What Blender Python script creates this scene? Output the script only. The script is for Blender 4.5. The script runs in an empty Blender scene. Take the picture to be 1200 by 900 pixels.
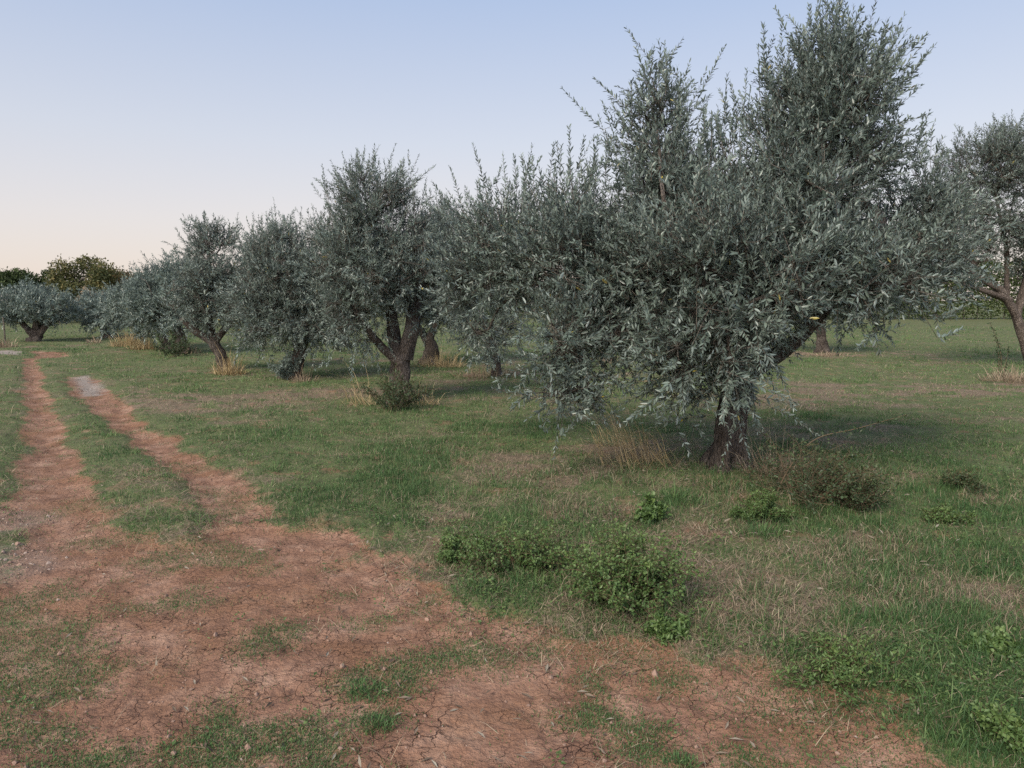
import bpy, math, random
import numpy as np

C = bpy.context.scene
COL = C.collection
R = np.random.default_rng(7)
F, CX, CY, HOR, CAMH = 857.0, 600.0, 450.0, 352.0, 1.6
PITCH = math.atan((CY - HOR) / F)
SP, CP = math.sin(PITCH), math.cos(PITCH)


# ------------------------------------------------------------------ survey helpers
def ray(x, y):
    a, b = (x - CX) / F, (CY - y) / F
    return np.array([a, CP + b * SP, -SP + b * CP])


def gp(x, y):                       # a point of the photograph on level ground -> world x, y
    d = ray(x, y)
    t = CAMH / -d[2]
    return np.array([d[0] * t, d[1] * t])


def at(x, y, Y):                    # a point of the photograph at distance Y
    d = ray(x, y)
    t = Y / d[1]
    return np.array([d[0] * t, Y, CAMH + d[2] * t])


# ------------------------------------------------------------------ noise
def _h(ix, iy, s):
    n = (ix.astype(np.int64) * 374761393 + iy.astype(np.int64) * 668265263 + s * 974634777) & 0xFFFFFFFF
    n = ((n ^ (n >> 13)) * 1274126177) & 0xFFFFFFFF
    n = n ^ (n >> 16)
    return (n & 0xFFFF) / 65535.0


def vn(x, y, s=0):
    x = np.asarray(x, float); y = np.asarray(y, float)
    ix = np.floor(x); iy = np.floor(y)
    fx = x - ix; fy = y - iy
    fx = fx * fx * (3 - 2 * fx); fy = fy * fy * (3 - 2 * fy)
    a = _h(ix, iy, s); b = _h(ix + 1, iy, s); c = _h(ix, iy + 1, s); d = _h(ix + 1, iy + 1, s)
    return (a * (1 - fx) + b * fx) * (1 - fy) + (c * (1 - fx) + d * fx) * fy


def fbm(x, y, s=0, o=4):
    t = 0; a = .5; k = 1.0; n = 0
    for i in range(o):
        t = t + a * vn(x * k + 17.3 * i, y * k - 9.1 * i, s + i); n += a
        a *= .5; k *= 2.03
    return t / n


def ss(a, b, x):
    t = np.clip((x - a) / (b - a), 0, 1)
    return t * t * (3 - 2 * t)


def nrm(v):
    return v / np.maximum(np.linalg.norm(v, axis=-1, keepdims=True), 1e-9)


# ------------------------------------------------------------------ mesh helpers
class MB:
    def __init__(s):
        s.v = []; s.q = []; s.t = []; s.qm = []; s.tm = []; s.n = 0; s.a = []; s.b = []

    def add(s, v, q=None, t=None, m=0, a=0.5, b=0.0):
        v = np.asarray(v, float).reshape(-1, 3)
        s.v.append(v)
        s.a.append(np.broadcast_to(np.asarray(a, float), (len(v),)).copy())
        s.b.append(np.broadcast_to(np.asarray(b, float), (len(v),)).copy())
        if q is not None and len(q):
            q = np.asarray(q).reshape(-1, 4); s.q.append(q + s.n); s.qm.append(np.full(len(q), m))
        if t is not None and len(t):
            t = np.asarray(t).reshape(-1, 3); s.t.append(t + s.n); s.tm.append(np.full(len(t), m))
        s.n += len(v)

    def build(s, name, mats, parent=None, smooth=False, extra=None):
        v = np.concatenate(s.v) if s.v else np.zeros((0, 3))
        q = np.concatenate(s.q) if s.q else np.zeros((0, 4), int)
        t = np.concatenate(s.t) if s.t else np.zeros((0, 3), int)
        mi = np.concatenate(s.qm + s.tm) if (s.qm or s.tm) else np.zeros(0)
        me = bpy.data.meshes.new(name)
        me.vertices.add(len(v)); me.vertices.foreach_set('co', v.astype(np.float32).ravel())
        nl = q.size + t.size
        me.loops.add(nl)
        me.loops.foreach_set('vertex_index', np.concatenate([q.ravel(), t.ravel()]).astype(np.int32))
        me.polygons.add(len(q) + len(t))
        st = np.concatenate([np.arange(len(q)) * 4, q.size + np.arange(len(t)) * 3]).astype(np.int32)
        me.polygons.foreach_set('loop_start', st)
        me.polygons.foreach_set('material_index', mi.astype(np.int32))
        me.polygons.foreach_set('use_smooth', np.full(len(q) + len(t), smooth))
        for nm, arr in [('v', np.concatenate(s.a)), ('w', np.concatenate(s.b))] + list((extra or {}).items()):
            at_ = me.attributes.new(nm, 'FLOAT', 'POINT')
            at_.data.foreach_set('value', arr.astype(np.float32))
        for m in (mats if isinstance(mats, (list, tuple)) else [mats]):
            me.materials.append(m)
        me.update(); me.validate()
        o = bpy.data.objects.new(name, me); COL.objects.link(o)
        if parent is not None:
            o.parent = parent
        return o


def tag(o, label, cat, group=None, kind=None):
    o['label'] = label; o['category'] = cat
    if group: o['group'] = group
    if kind: o['kind'] = kind
    return o


def thing(name, loc, label, cat, group=None):
    o = bpy.data.objects.new(name, None); COL.objects.link(o)
    o.empty_display_size = .2
    o.location = loc
    return tag(o, label, cat, group)


def tube(mb, pts, rad, sides=6, m=0, flute=0.0, seed=0, a=.5, cap=True):
    pts = np.asarray(pts, float); rad = np.asarray(rad, float); n = len(pts)
    tg = np.gradient(pts, axis=0) if n > 2 else np.repeat((pts[-1:] - pts[:1]), n, 0)
    tg = nrm(tg)
    ref = np.array([1., 0, 0]) if abs(tg[0][0]) < .8 else np.array([0, 1., 0])
    U = np.zeros_like(pts); u = nrm(ref - tg[0] * np.dot(ref, tg[0]))
    for i in range(n):
        u = nrm(u - tg[i] * np.dot(u, tg[i])); U[i] = u
    V = np.cross(tg, U)
    th = np.arange(sides) * 2 * math.pi / sides
    rr = rad[:, None] * np.ones((1, sides))
    if np.any(flute):
        flute = np.asarray(flute, float).reshape(-1, 1)
        s = np.arange(n)[:, None] / max(n - 1, 1)
        tw = th[None, :] + s * 1.3 + seed
        rr = rr * (1 + flute * (.45 * np.sin(3 * tw + 1.1 * seed) + .35 * np.sin(5 * tw - 2 * s + seed) + .25 * np.sin(8 * tw + 4 * s))
                   + flute * 1.5 * (fbm(tw * 2.2 + seed, s * 6 * np.ones_like(tw) + seed, 3) - .5))
    P = pts[:, None, :] + rr[..., None] * (np.cos(th)[None, :, None] * U[:, None, :] + np.sin(th)[None, :, None] * V[:, None, :])
    i = np.arange(n - 1)[:, None] * sides; j = np.arange(sides)[None, :]; k = (j + 1) % sides
    q = np.stack([i + j, i + k, i + sides + k, i + sides + j], -1).reshape(-1, 4)
    v = P.reshape(-1, 3); t = None
    if cap:
        v = np.concatenate([v, pts[-1:]])
        b = (n - 1) * sides
        t = np.stack([b + j[0], b + k[0], np.full(sides, n * sides)], -1)
    mb.add(v, q, t, m, a)


def spline(p, n):
    p = np.asarray(p, float); m = len(p)
    if m < 3:
        s = np.linspace(0, 1, n)[:, None]
        return p[0] * (1 - s) + p[-1] * s
    t = np.linspace(0, m - 1, n); i = np.clip(t.astype(int), 0, m - 2); f = (t - i)[:, None]
    P = np.concatenate([[2 * p[0] - p[1]], p, [2 * p[-1] - p[-2]]])
    a, b, c, d = P[i], P[i + 1], P[i + 2], P[i + 3]
    return .5 * (2 * b + (c - a) * f + (2 * a - 5 * b + 4 * c - d) * f ** 2 + (3 * b - a - 3 * c + d) * f ** 3)


def tubes3(mb, A, m=0, r0=.003, r1=.0012, a=.5):
    # many thin three-sided twigs at once: A is (n, k, 3)
    n, k, _ = A.shape
    tg = nrm(A[:, -1] - A[:, 0])
    ref = np.where(np.abs(tg[:, :1]) < .8, np.array([[1., 0, 0]]), np.array([[0, 1., 0]]))
    U = nrm(np.cross(tg, ref)); V = np.cross(tg, U)
    rad = np.linspace(r0, r1, k)
    th = np.arange(3) * 2 * math.pi / 3
    P = A[:, :, None, :] + rad[None, :, None, None] * (np.cos(th)[None, None, :, None] * U[:, None, None, :] + np.sin(th)[None, None, :, None] * V[:, None, None, :])
    base = (np.arange(n) * k * 3)[:, None, None]
    i = (np.arange(k - 1) * 3)[None, :, None]; j = np.arange(3)[None, None, :]; jj = (j + 1) % 3
    q = np.stack([base + i + j, base + i + jj, base + i + 3 + jj, base + i + 3 + j], -1).reshape(-1, 4)
    mb.add(P.reshape(-1, 3), q, None, m, a)


def leaves(mb, P, D, N, L, W, m=0, a=.5, fine=False, wide=.45, fold=.18, bend=.1, b=0.0):
    n = len(P)
    if n == 0: return
    D = nrm(D); N = nrm(N - D * np.sum(N * D, -1, keepdims=True)); S = np.cross(D, N)
    L = np.broadcast_to(L, (n,))[:, None]; W = np.broadcast_to(W, (n,))[:, None] * .5
    a = np.broadcast_to(a, (n,)); b = np.broadcast_to(b, (n,))
    if fine:
        bd = bend * L * R.normal(1, .6, (n, 1))
        p1 = P + D * L * .28 - N * bd * .1; p2 = P + D * L * .68 - N * bd * .5; p3 = P + D * L - N * bd
        v = np.stack([P, p1 + S * W * .9 + N * W * fold, p1 - S * W * .9 + N * W * fold, p2 + S * W * .85 + N * W * fold, p2 - S * W * .85 + N * W * fold, p3, p1, p2], 1)
        o = (np.arange(n) * 8)[:, None]
        q = np.concatenate([o + [[6, 1, 3, 7]], o + [[2, 6, 7, 4]]]); t = np.concatenate([o + [[0, 1, 6]], o + [[0, 6, 2]], o + [[7, 3, 5]], o + [[4, 7, 5]]])
        k = 8
    else:
        c = P + D * L * wide
        v = np.stack([P, c + S * W + N * W * fold, P + D * L - N * L * bend, c - S * W + N * W * fold], 1)
        o = (np.arange(n) * 4)[:, None]
        q = None; t = np.concatenate([o + [[0, 1, 2]], o + [[0, 2, 3]]])
        k = 4
    mb.add(v.reshape(-1, 3), q, t, m, np.repeat(a, k), np.repeat(b, k))


def blades(mb, P, az, lean, H, W, m=0, a=.5, b=0.0, curl=.5):
    n = len(P)
    if n == 0: return
    d = np.stack([np.cos(az), np.sin(az), 0 * az], -1); s = np.stack([-np.sin(az), np.cos(az), 0 * az], -1)
    tw = R.uniform(-1.2, 1.2, n); s = nrm(s * np.cos(tw)[:, None] + d * np.sin(tw)[:, None])
    up = np.array([0, 0, 1.])
    H = np.broadcast_to(H, (n,))[:, None]; W = np.broadcast_to(W, (n,))[:, None] * .5
    lean = np.broadcast_to(lean, (n,))[:, None]
    mid = P + up * H * .55 * np.cos(lean) + d * H * .55 * np.sin(lean)
    l2 = lean * (1 + curl) + .15
    tip = mid + up * H * .45 * np.cos(l2) + d * H * .45 * np.sin(l2)
    P = P - up * .01
    v = np.stack([P - s * W, P + s * W, mid + s * W * .8, mid - s * W * .8, tip], 1)
    o = (np.arange(n) * 5)[:, None]
    mb.add(v.reshape(-1, 3), o + [[0, 1, 2, 3]], o + [[3, 2, 4]], m, np.repeat(np.broadcast_to(a, (n,)), 5), np.repeat(np.broadcast_to(b, (n,)), 5))


# ------------------------------------------------------------------ materials
def mat(name):
    m = bpy.data.materials.new(name); m.use_nodes = True
    nt = m.node_tree; nt.nodes.clear()
    o = nt.nodes.new('ShaderNodeOutputMaterial')
    return m, nt, o


def N_(nt, typ, **kw):
    n = nt.nodes.new(typ)
    for k, v in kw.items():
        if k.startswith('i_'):
            key = k[2:]
            n.inputs[int(key) if key.isdigit() else key].default_value = v
        else:
            setattr(n, k, v)
    return n


def attr(nt, name):
    return N_(nt, 'ShaderNodeAttribute', attribute_name=name, attribute_type='GEOMETRY').outputs['Fac']


def ramp(nt, fac, stops, interp='LINEAR'):
    r = nt.nodes.new('ShaderNodeValToRGB'); r.color_ramp.interpolation = interp
    e = r.color_ramp.elements
    while len(e) < len(stops): e.new(.5)
    for x, (p, c) in zip(e, stops):
        x.position = p; x.color = (*c, 1) if len(c) == 3 else c
    nt.links.new(fac, r.inputs[0])
    return r.outputs[0]


def mix(nt, fac, a, b, mode='MIX'):
    n = N_(nt, 'ShaderNodeMix', data_type='RGBA', blend_type=mode)
    for sock, val in ((n.inputs[0], fac), (n.inputs[6], a), (n.inputs[7], b)):
        if hasattr(val, 'is_output'): nt.links.new(val, sock)
        elif isinstance(val, (int, float)): sock.default_value = val
        else: sock.default_value = (*val, 1)
    return n.outputs[2]


def mth(nt, op, a, b=None, c=None, clamp=False):
    n = N_(nt, 'ShaderNodeMath', operation=op, use_clamp=clamp)
    for i, val in enumerate((a, b, c)):
        if val is None: continue
        if hasattr(val, 'is_output'): nt.links.new(val, n.inputs[i])
        else: n.inputs[i].default_value = val
    return n.outputs[0]


def noise(nt, scale, detail=4, vec=None, rough=.55):
    n = N_(nt, 'ShaderNodeTexNoise', i_Scale=scale, i_Detail=detail, i_Roughness=rough)
    if vec is not None: nt.links.new(vec, n.inputs['Vector'])
    return n.outputs['Fac']


def leaf_mat(name, top, under=None, rough=.45, trans=.2, spec=.5):
    # top: stops of the leaf colour over the per-leaf value "v"
    m, nt, o = mat(name)
    col = ramp(nt, attr(nt, 'v'), top)
    if under:
        g = N_(nt, 'ShaderNodeNewGeometry')
        u = ramp(nt, attr(nt, 'v'), under)
        col = mix(nt, g.outputs['Backfacing'], col, u)
    p = N_(nt, 'ShaderNodeBsdfPrincipled', i_Roughness=rough)
    p.inputs['Specular IOR Level'].default_value = spec
    nt.links.new(col, p.inputs['Base Color'])
    t = N_(nt, 'ShaderNodeBsdfTranslucent'); nt.links.new(col, t.inputs[0])
    x = N_(nt, 'ShaderNodeMixShader'); x.inputs[0].default_value = trans
    nt.links.new(p.outputs[0], x.inputs[1]); nt.links.new(t.outputs[0], x.inputs[2])
    nt.links.new(x.outputs[0], o.inputs[0])
    return m


def bark_mat(name, c1, c2, c3, sc=1.0):
    m, nt, o = mat(name)
    tc = N_(nt, 'ShaderNodeTexCoord')
    mp = N_(nt, 'ShaderNodeMapping'); mp.inputs['Scale'].default_value = (1, 1, .3)
    nt.links.new(tc.outputs['Object'], mp.inputs[0])
    n1 = noise(nt, 28 * sc, 6, mp.outputs[0], .65); n2 = noise(nt, 5 * sc, 4, tc.outputs['Object'])
    vo = N_(nt, 'ShaderNodeTexVoronoi', feature='DISTANCE_TO_EDGE', i_Scale=34 * sc)
    nt.links.new(mp.outputs[0], vo.inputs['Vector'])
    col = ramp(nt, n1, [(.3, c1), (.55, c2), (.8, c3)])
    col = mix(nt, ramp(nt, n2, [(.45, (0, 0, 0)), (.7, (1, 1, 1))]), col, c3)
    p = N_(nt, 'ShaderNodeBsdfPrincipled', i_Roughness=.9)
    p.inputs['Specular IOR Level'].default_value = .2
    nt.links.new(col, p.inputs['Base Color'])
    h = mth(nt, 'ADD', n1, mth(nt, 'MULTIPLY', mth(nt, 'MINIMUM', vo.outputs['Distance'], .2), 3.0))
    b = N_(nt, 'ShaderNodeBump', i_Strength=1.0, i_Distance=.035)
    nt.links.new(h, b.inputs['Height']); nt.links.new(b.outputs[0], p.inputs['Normal'])
    nt.links.new(p.outputs[0], o.inputs[0])
    return m


M = {}
M['olive'] = leaf_mat('olive_leaf',
    [(0, (.040, .056, .046)), (.35, (.091, .120, .094)), (.7, (.152, .192, .156)), (.985, (.18, .225, .185)), (.992, (.33, .27, .05))],
    [(0, (.13, .163, .147)), (.5, (.20, .245, .222)), (.985, (.26, .305, .27)), (.995, (.36, .30, .10))], rough=.38, trans=.12, spec=.55)
M['bark'] = bark_mat('olive_bark', (.038, .030, .025), (.095, .076, .063), (.165, .14, .12))
M['twig'] = bark_mat('twig_bark', (.06, .048, .038), (.13, .11, .09), (.19, .17, .145))
M['pale_bark'] = bark_mat('pale_bark', (.05, .040, .033), (.115, .09, .075), (.19, .155, .13))
M['green_far'] = leaf_mat('broad_leaf_dark', [(0, (.022, .036, .012)), (.5, (.045, .068, .02)), (1, (.085, .11, .032))], rough=.6, trans=.25, spec=.3)
M['autumn_far'] = leaf_mat('broad_leaf_autumn', [(0, (.040, .054, .018)), (.4, (.085, .092, .032)), (.75, (.16, .135, .048)), (1, (.27, .20, .08))], rough=.6, trans=.25, spec=.3)
M['rust_far'] = leaf_mat('broad_leaf_rust', [(0, (.05, .05, .018)), (.5, (.12, .085, .03)), (1, (.20, .13, .05))], rough=.6, trans=.25, spec=.3)
M['straw_far'] = leaf_mat('dry_leaf', [(0, (.16, .12, .075)), (.5, (.27, .20, .13)), (1, (.38, .29, .20))], rough=.7, trans=.2, spec=.2)
M['hedge'] = leaf_mat('hedge_leaf', [(0, (.022, .038, .012)), (.5, (.052, .080, .020)), (1, (.17, .185, .042))], rough=.6, trans=.3, spec=.3)
M['weed'] = leaf_mat('weed_leaf', [(0, (.04, .075, .022)), (.5, (.085, .145, .042)), (1, (.16, .22, .07))], rough=.5, trans=.25, spec=.4)
M['bramble'] = leaf_mat('bramble_leaf', [(0, (.03, .045, .02)), (.6, (.055, .085, .035)), (.93, (.08, .11, .04)), (1, (.16, .07, .04))], rough=.5, trans=.2, spec=.4)
M['grass'] = leaf_mat('grass_blade',
    [(0, (.038, .080, .028)), (.3, (.074, .142, .048)), (.55, (.155, .225, .080)), (.66, (.16, .15, .075)), (.8, (.25, .205, .13)), (1, (.38, .315, .22))], rough=.6, trans=.25, spec=.25)
M['straw'] = leaf_mat('dry_stalk', [(0, (.15, .105, .075)), (.5, (.29, .22, .15)), (1, (.45, .365, .25))], rough=.7, trans=.2, spec=.25)
M['golden'] = leaf_mat('golden_stalk', [(0, (.19, .13, .065)), (.5, (.37, .275, .14)), (1, (.52, .42, .25))], rough=.7, trans=.2, spec=.25)
M['cane'] = leaf_mat('cane', [(0, (.07, .05, .03)), (1, (.14, .10, .06))], rough=.7, trans=.0, spec=.25)


# ------------------------------------------------------------------ ground layout (world metres)
def poly(pts): return np.array([gp(*p) for p in pts])

RUT_W = [  # the bare wheel tracks and the worn clearing, outlined on the ground
    poly([(30, 418), (40, 418), (47, 450), (60, 480), (78, 520), (95, 560), (118, 605), (25, 610), (32, 560), (37, 520), (35, 480), (31, 450)]),
    poly([(78, 440), (104, 440), (128, 458), (152, 480), (176, 500), (204, 520), (232, 540), (268, 560), (300, 580), (345, 605), (268, 612), (240, 585), (212, 562), (184, 542), (158, 522), (138, 502), (114, 480), (92, 458)]),
    poly([(28, 590), (118, 592), (150, 625), (230, 632), (270, 600), (335, 598), (385, 640), (470, 668), (530, 705), (585, 750), (690, 772), (800, 785), (900, 805), (1000, 835), (1110, 875), (1300, 960), (1300, 1300), (-900, 1300), (-400, 960), (-200, 800), (-60, 700), (10, 650)]),
    poly([(40, 411), (78, 411), (78, 417), (45, 418)]),
]
PALE = [poly([(83, 440), (100, 439), (122, 452), (118, 459), (98, 459)]), poly([(-40, 411), (25, 411), (22, 414.5), (-40, 415)])]
GRAV = [(-5, 655, .5, .35), (5, 610, .35, .5)]


def sdist(x, y, P):                 # signed distance, positive inside
    d = np.full(x.shape, 1e9); ins = np.zeros(x.shape, bool)
    n = len(P)
    for i in range(n):
        a, b = P[i], P[(i + 1) % n]
        e = b - a; l2 = e @ e + 1e-12
        t = np.clip(((x - a[0]) * e[0] + (y - a[1]) * e[1]) / l2, 0, 1)
        d = np.minimum(d, np.hypot(x - a[0] - t * e[0], y - a[1] - t * e[1]))
        c = ((a[1] > y) != (b[1] > y)) & (x < (b[0] - a[0]) * (y - a[1]) / (b[1] - a[1] + 1e-12) + a[0])
        ins ^= c
    return np.where(ins, d, -d)


def blob(x, y, px, py, rx, ry):
    g = gp(px, py)
    return np.exp(-(((x - g[0]) / rx) ** 2 + ((y - g[1]) / ry) ** 2))

DRYSPOTS = [(860, 720, .6, .5, 1.0), (1000, 640, .5, .35, .7), (700, 560, .6, .5, .55), (740, 525, .8, .4, .8), (550, 600, .35, .3, .7), (250, 470, 1.3, .9, .9), (370, 462, 1.2, .6, .7),
            (1140, 455, 3.5, 1.3, .9), (640, 545, .9, .6, .4), (560, 440, 2.5, 1.0, .7), (900, 470, 1.6, 1.2, .35), (1120, 575, .5, .4, .6), (1150, 690, .4, .3, .6), (980, 700, .4, .3, .5),
            (700, 600, .4, .3, .7), (440, 690, .5, .4, .3), (760, 420, 5, 1.2, .6), (975, 415, 2.5, 1.0, .9), (70, 405, 3, .8, .5), (140, 470, .5, 4, .35)]
TURF = [(190, 612, .45, .45, 1.3), (245, 645, .35, .25, 1.1), (160, 590, .4, .4, 1.0), (20, 690, .4, .25, 1.3), (10, 780, .35, .2, 1.2), (-40, 740, .5, .4, 1.3), (70, 800, .2, .12, .9), (-60, 860, .5, .2, 1.2), (120, 880, .2, .06, .8), (560, 705, .35, .15, .8), (860, 815, .3, .08, .9), (960, 850, .3, .08, .9), (1060, 885, .3, .06, .9), (500, 690, .3, .15, .7), (1000, 870, .3, .06, .6), (180, 700, .15, .08, .6), (140, 650, .2, .1, .5),
        (250, 745, .35, .16, 1), (370, 725, .33, .17, 1.2), (420, 785, .24, .1, 1.6), (440, 828, .16, .09, 1.6), (320, 850, .28, .1, 1), (210, 865, .25, .08, 1), (40, 850, .25, .08, 1), (60, 770, .25, .12, .8), (30, 720, .3, .15, .9),
        (550, 755, .3, .14, .9), (640, 770, .3, .12, .9), (700, 830, .25, .08, 1.0), (800, 870, .2, .06, 1.2), (480, 890, .25, .06, 1), (590, 860, .15, .06, .9), (650, 722, .4, .15, .8), (740, 800, .2, .08, .8), (230, 590, .5, .35, .8), (260, 640, .4, .2, .7)]


def soil_mask(x, y):
    x = np.asarray(x, float); y = np.asarray(y, float)
    b = np.zeros(x.shape)
    nz = (fbm(x * 1.3, y * 1.3, 11) - .5) * 1.0 + (fbm(x * 6, y * 6, 21, 3) - .5) * .42
    for i, P in enumerate(RUT_W):
        w = .95 if i == 2 else .34
        e = .34 if i == 2 else .2
        b = np.maximum(b, ss(-e, e, sdist(x, y, P) + (.04 if i == 2 else .05) + nz * w))
    return b


def dry_mask(x, y):
    d = .26 + (fbm(x * .7, y * .7, 31) - .5) * 1.2 + (fbm(x * 3.1, y * 3.1, 41, 3) - .5) * 1.1
    br = .25 + 1.7 * ss(.38, .62, fbm(x * 2.4, y * 2.4, 45, 3))
    for px, py, rx, ry, s in DRYSPOTS: d = d + s * .8 * blob(x, y, px, py, rx, ry) * br
    r = np.hypot(x, y)
    d = d - .15 * ss(12, 25, r)
    return np.clip(d, 0, 1)


def pale_mask(x, y):
    p = np.zeros(np.shape(x))
    nz = (fbm(x * 5, y * 5, 51, 3) - .5) * .5
    for P in PALE: p = np.maximum(p, ss(-.12, .12, sdist(x, y, P) + nz * .6))
    return p


def grav_mask(x, y):
    p = np.zeros(np.shape(x))
    for a in GRAV: p = np.maximum(p, blob(x, y, *a))
    return ss(.3, .75, p + (fbm(x * 5, y * 5, 61, 3) - .5) * .5)


def turf_mask(x, y):                # grass that survives on the bare soil
    p = (fbm(x * 2.3, y * 2.3, 71, 3) - .60) * 1.9
    for px, py, rx, ry, s in TURF: p = p + .75 * s * blob(x, y, px, py, rx, ry)
    p = p + (fbm(x * 6, y * 6, 81, 3) - .53) * 2.4
    return ss(.12, .5, p)


def height(x, y, soil=None):
    x = np.asarray(x, float); y = np.asarray(y, float)
    if soil is None: soil = soil_mask(x, y)
    r = np.hypot(x, y)
    z = (fbm(x * .35, y * .35, 91, 3) - .5) * .14 * ss(2, 8, r)
    z = z + (fbm(x * 2.6, y * 2.6, 101, 3) - .5) * .05 * (1 - .5 * soil)
    z = z + (fbm(x * 14, y * 14, 111, 4) - .5) * (.030 - .006 * soil) * (1 - ss(12, 30, r))
    z = z - .055 * soil * (1 - ss(20, 40, r))
    g = gp(850, 556)
    z = z + .07 * np.exp(-(((x - g[0]) / 1.3) ** 2 + ((y - g[1]) / 1.2) ** 2))
    cl = blob(x, y, 250, 470, 1.2, .8) + .8 * blob(x, y, 372, 462, 1.2, .6)
    z = z + np.clip(cl, 0, 1) * .16 * np.abs(fbm(x * 3.2, y * 3.2, 121, 3) - .45)
    return z * (1 - ss(60, 120, r))


def track_near(x, y):
    d = np.full(np.shape(x), -9.)
    for P in RUT_W[:3]: d = np.maximum(d, sdist(x, y, P))
    return ss(-1.5, -.3, d + (fbm(x * 1.1, y * 1.1, 151, 3) - .5) * 1.2)


def hz(x, y): return float(height(np.array([x]), np.array([y]))[0])


def make_ground():
    th = np.radians(np.concatenate([np.linspace(-50, 50, 760), np.linspace(54, 306, 64)[:-0 or None]]))
    rs = np.concatenate([np.linspace(.25, 1.4, 12), 1.5 * 1.0062 ** np.arange(1, 540), np.geomspace(46, 4000, 60)])
    nt_, nr = len(th), len(rs)
    TT, RR = np.meshgrid(th, rs)
    X = RR * np.sin(TT); Y = RR * np.cos(TT)
    x, y = X.ravel(), Y.ravel()
    soil = soil_mask(x, y); dry = dry_mask(x, y); pale = pale_mask(x, y); grav = grav_mask(x, y); turf = turf_mask(x, y)
    z = height(x, y, soil)
    mb = MB()
    v = np.concatenate([np.stack([x, y, z], -1), [[0, 0, hz(0, 0)]]])
    i = np.arange(nr - 1)[:, None] * nt_; j = np.arange(nt_)[None, :]; k = (j + 1) % nt_
    q = np.stack([i + j, i + nt_ + j, i + nt_ + k, i + k], -1).reshape(-1, 4)
    t = np.stack([np.full(nt_, nr * nt_), j[0], k[0]], -1)
    mb.add(v, q, t)
    z1 = lambda a: np.append(a, 0)
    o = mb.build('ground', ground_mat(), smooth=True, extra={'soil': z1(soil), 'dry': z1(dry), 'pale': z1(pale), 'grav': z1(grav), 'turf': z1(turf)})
    o['kind'] = 'structure'; o['label'] = 'dry grass field crossed by a worn red earth track'
    return o


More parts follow.
